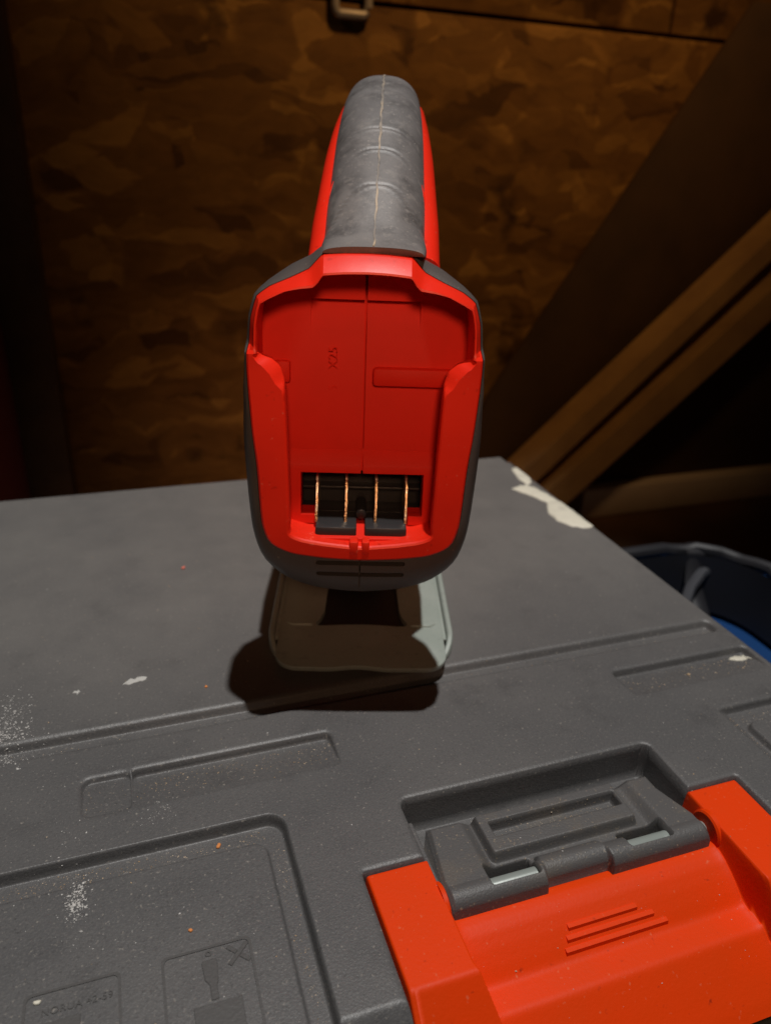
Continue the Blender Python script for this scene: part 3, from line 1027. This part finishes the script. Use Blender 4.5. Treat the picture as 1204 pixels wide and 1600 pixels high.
O2 = [(u * 1.004, 106 + (z - 106) * 1.003) for u, z in O_]
DM = [((a[0] * .35 + b[0] * .65), (a[1] * .35 + b[1] * .65)) for a, b in zip(O2, D_)]
hs = loft('housing', [dring(O2, -10.6), dring(O2, -29.0, 5.4), dring([((a[0] * .7 + b[0] * .3), (a[1] * .7 + b[1] * .3)) for a, b in zip(O2, D_)], -28.6, 5.6), dring(DM, -26.5, 5.0), dring(D_, -21.5, 3.5), dring(D_, -12), dring(scl(D_, .93, .93), -3), dring(scl(D_, .78, .80), 4), dring(scl(D_, .76, .78), 14)], M['dark'], saw, cap1=True, cap0=True, smooth=50)


def slotbox(u0, u1, z, h, y0, y1):
    P = rrect(u0, u1, z - h / 2, z + h / 2, h * .48, 4)
    return loft_data([[(UC + u, y, w) for u, w in P] for y in (y0, y1)], cap0=True, cap1=True)


cut(hs, [slotbox(-14.6, 15.0, 63.4, 1.6, -40, -16), slotbox(-14.4, 14.8, 59.0, 1.8, -40, -14), slab(-0.25, 0.25, -40, -24.0, 46, 65.6), slab(-21.4, 21.8, -14, -2.0, 71.6, 92.6)])
resharp(hs, 40)
slabobj('vent_back', -16, 16, -18.0, -17.4, 54.5, 66.0, M['red'], saw, 0.1)

# motor housing and gear head (seen only from the side)
ell = lambda cx, cz, rx, rz, y, n=32, e=.75: [(cx + rx * math.copysign(abs(math.cos(2 * math.pi * k / n)) ** e, math.cos(2 * math.pi * k / n)), y, cz + rz * math.copysign(abs(math.sin(2 * math.pi * k / n)) ** e, math.sin(2 * math.pi * k / n))) for k in range(n)]
loft('motor_housing', [ell(UC, 90, 27, 33, 8), ell(UC, 88, 33, 36, 16), ell(UC, 86, 34, 37, 40), ell(UC, 84, 33, 36, 90), ell(UC, 82, 29, 33, 100)], M['red'], saw, cap0=True, cap1=True, smooth=50)
loft('gear_head', [ell(UC, 84, 27, 32, 98), ell(UC, 82, 30, 40, 104), ell(UC, 80, 29, 44, 128), ell(UC, 80, 24, 38, 140), ell(UC, 80, 16, 28, 145)], M['dark'], saw, cap0=True, cap1=True, smooth=50)
loft('shoe_bracket', [ell(UC + 1, z, 0, 0, 0, 4) if False else [(UC + x, y, z) for x, y in rrect(-14, 14, 66, 104, 6)] for z in (5.5, 30, 58)], M['dark'], saw, cap0=True, cap1=True, bevel=1.0)
lathe('plunger', UC, 118, [(3.5, 8), (4, 9), (4, 42)], M['pin'], saw, n=20)
prism('trigger', [(16, 150), (24, 156), (40, 164), (46, 158), (38, 150), (26, 143)], UC - 8, UC + 8, M['dark'], saw, axis='x', bevel=1.5)

# handle: swept sections on a rising arch
PR = [(-16, 161.8), (-11, 163.6), (-5, 166.8), (2, 171.4), (12, 178.2), (25, 186.1), (38, 194.1), (52, 202.1), (68, 209.4), (85, 214.2), (101, 215.2), (116, 212.4), (128, 205.0), (136, 193), (139, 176), (138, 156), (134, 128)]


def spline(P, per=10):
    out = []
    for i in range(len(P) - 1):
        p0, p1, p2, p3 = (np.array(P[max(i - 1, 0)], float), np.array(P[i], float), np.array(P[i + 1], float), np.array(P[min(i + 2, len(P) - 1)], float))
        for k in range(per):
            t = k / per
            out.append(0.5 * (2 * p1 + (p2 - p0) * t + (2 * p0 - 5 * p1 + 4 * p2 - p3) * t * t + (3 * p1 - p0 - 3 * p2 + p3) * t ** 3))
    out.append(np.array(P[-1], float))
    return np.array(out)


SP = spline(PR, 30)
TN = np.gradient(SP, axis=0)
TN /= np.linalg.norm(TN, axis=1)[:, None]
NR = np.stack([-TN[:, 1], TN[:, 0]], 1)
RIDGE = [(12.0, 0.50, 19.0), (29.0, 0.62, 14.0), (39.5, 0.42, 8.0)]


def hx(y):
    return UC + 1.3 + (min(y, 100) + 25) * 0.036


def section(i, w, h0, hc, e, n, relief):
    """rubber: top half superellipse of half width w from depth hc up to h0=0"""
    out = []
    for k in range(n + 1):
        t = math.pi * k / n
        c, s = math.cos(t), math.sin(t)
        u = w * math.copysign(abs(c) ** e, c)
        h = hc + (h0 - hc) * abs(s) ** e
        y, z = SP[i]
        r = 0.0
        if relief:
            for yr, d, bow in RIDGE:
                q = y - (yr - bow * (abs(u) / 15.5) ** 2.4)
                r += d * (math.exp(-(q / 0.42) ** 2) * -0.8) + 0.45 * d * math.exp(-((q + 1.0) / 0.7) ** 2)
            r -= 0.5 * float(sstep(np.array((y - 62) / 3.0))) * (1 - float(sstep(np.array((abs(u) - 9) / 3.0)))) * 0.0
        out.append((hx(y) + u, y + NR[i][0] * (h + r), z + NR[i][1] * (h + r)))
    return out


gr = []
for i in range(len(SP)):
    y = SP[i][0]
    w = float(np.interp(y, [-16, -6, 10, 45, 75, 95, 140], [15.0, 16.4, 16.5, 16.0, 15.1, 14.4, 14]))
    gr.append(section(i, w, 0, float(np.interp(y, [-16, -11, -6, 0], [-2.5, -5.0, -9.0, -15.0])), 0.80, 40, True))
loft('handle_grip', gr, M['grip'], saw, cap0=True, cap1=True, smooth=70)
hr = []
for i in range(0, len(SP), 6):
    y, z = SP[i]
    if y < -7:
        continue
    w = float(np.interp(y, [-29, 10, 40, 75, 95, 140], [21.8, 21.2, 19.8, 17.2, 16.6, 16.6]))
    hd = float(np.interp(y, [-29, 60, 100, 140], [-8.6, -8.6, -8.2, -8.0]))
    ring = []
    for k in range(36):
        t = 2 * math.pi * k / 36
        c, s = math.cos(t), math.sin(t)
        h = hd - 11.5 + 11.5 * math.copysign(abs(s) ** .5, s)
        u = w * math.copysign(abs(c) ** .42, c)
        ring.append((hx(y) + 0.1 + u, y + NR[i][0] * h, z + NR[i][1] * h))
    hr.append(ring)
loft('handle_shell', hr, M['red'], saw, cap0=True, cap1=True, smooth=50)
# raised mould seam down the middle of the grip, worn pale in the middle
sm = []
for i in range(4, len(SP) - 130, 2):
    y, z = SP[i]
    rel = sum(-d * math.exp(-((y - yr) / 0.55) ** 2) for yr, d, bow in RIDGE) * 0.5
    w = 0.40 + 0.08 * math.sin(y * .31) * math.sin(y * .083 + 1)
    if 36 < y < 78:
        w += 0.14 + 0.12 * math.sin(y * 1.3)
    off = 0.12 * math.sin(y * .9) + .1 * math.sin(y * .37)
    sm.append([(hx(y) + off + u, y + NR[i][0] * (h + rel), z + NR[i][1] * (h + rel)) for u, h in ((-w, -.35), (-w * .7, .26), (w * .7, .26), (w, -.35))])
loft('mould_seam', sm, M['seam'], saw, cap0=True, cap1=True, smooth=50)
# red inlay slivers where the grip pad ends
for sgn in (-1, 1):
    sl = []
    for k in range(9):
        t = k / 8
        y = 20.5 - 6.0 * t
        u = sgn * (14.7 + 1.2 * t)
        i = int(np.argmin(np.abs(SP[:, 0] - y)))
        w = 16.4
        h = -15 + 15 * (max(0.0, 1 - (abs(u) / w) ** 2.5)) ** 0.4
        wd_ = 0.42 * math.sin(math.pi * min(max(t, .05), .95))
        c = (hx(y) + u, SP[i][0] + NR[i][0] * h, SP[i][1] + NR[i][1] * h)
        sl.append([(c[0] - wd_, c[1], c[2] + .15), (c[0] + wd_ * sgn * .2, c[1], c[2] + .45), (c[0] + wd_, c[1], c[2] + .1), (c[0], c[1], c[2] - .5)])
    loft('red_inlay', sl, M['red'], saw, cap0=True, cap1=True)

# shoe (base plate)
near = []
X0, X1, YN, YF = -35.0, 33.6, -7.0, 128.0
ol = []
for cx, cy, a0 in ((X1 - 9.5, YF - 9.5, 0), (X0 + 9.5, YF - 9.5, 90), (X0 + 9.5, YN + 9.5, 180)):
    for k in range(9):
        a = R(a0 + 90 * k / 8)
        ol.append((cx + 9.5 * math.cos(a), cy + 9.5 * math.sin(a)))
for k in range(1, 24):
    x = X0 + 9.5 + (X1 - X0 - 19) * k / 24
    ol.append((x, YN + 1.3 * math.exp(-((x + 2) / 7.5) ** 2) - 0.35 * math.exp(-((x + 14) / 5) ** 2) - 0.35 * math.exp(-((x - 10) / 5) ** 2)))
for k in range(9):
    a = R(270 + 90 * k / 8)
    ol.append((X1 - 9.5 + 9.5 * math.cos(a), YN + 9.5 + 9.5 * math.sin(a)))
shoe = prism('base_plate', ol, 2.6, 4.8, M['steel'], saw, bevel=0.45)
box('sole', (-24, 22, 14, 110, 0.4, 2.2), M['black'], saw, bevel=0.3)  # black slab added so the cut-out reads as deep shade
hole = [(-19.5, 22.2), (-16, 22.0), (-8, 22.8), (0, 23.2), (8, 22.8), (15, 22.0), (18.3, 22.4), (19.0, 24.5), (17.2, 28), (16.0, 33), (15.6, 48), (15.2, 62), (13, 92), (-14, 92), (-15.8, 62), (-16.2, 48), (-16.8, 33), (-18.2, 28), (-20, 24.5)]
v, f = loft_data([[(x, y, z) for x, y in hole] for z in (-2, 9)], cap0=True, cap1=True)
cut(shoe, [(v, f)])
resharp(shoe, 30)
for sgn, xo in ((-1, X0 - 1.7), (1, X1 + 1.7)):
    sec = []
    for y, zt, zb, din in ((5.5, 2.2, 0.4, 3.4), (8.0, 3.2, 0.4, 2.0), (11, 4.4, 0.4, 0.9), (14.0, 5.6, 0.4, 0.25), (16.5, 6.4, 0.4, 0), (60, 6.4, 0.4, 0), (118, 6.4, 0.4, 0), (122, 5.0, 0.4, 0)):
        xq = xo - sgn * din
        sec.append([(xq, y, zb), (xq, y, zt - .7), (xq + sgn * .6, y, zt), (xq + sgn * 2.0, y, zt), (xq + sgn * 2.5, y, zt - .7), (xq + sgn * 2.5, y, zb)])
    loft('side_flange', sec, M['steel'], saw, cap0=True, cap1=True, smooth=40)
    box('flange_web', (min(xo - sgn * 3, xo + sgn * 1), max(xo - sgn * 3, xo + sgn * 1), 16, 116, 1.0, 2.9), M['steel'], saw, bevel=0.2)
for x0, x1 in ((-32, -21.5), (20.5, 30.5)):
    tube('pressed_rib', [(x0 if x0 > 0 else x1, 22.4, 4.7)] + [(x, 22.6, 4.9) for x in np.linspace(min(abs(x0), abs(x1)) * (1 if x0 > 0 else -1) * 1.02, max(abs(x0), abs(x1)) * (1 if x0 > 0 else -1) * .93, 5)] + [((x1 if x0 > 0 else x0), 24.4, 4.7)], 0.75, M['steel'], shoe, n=8)
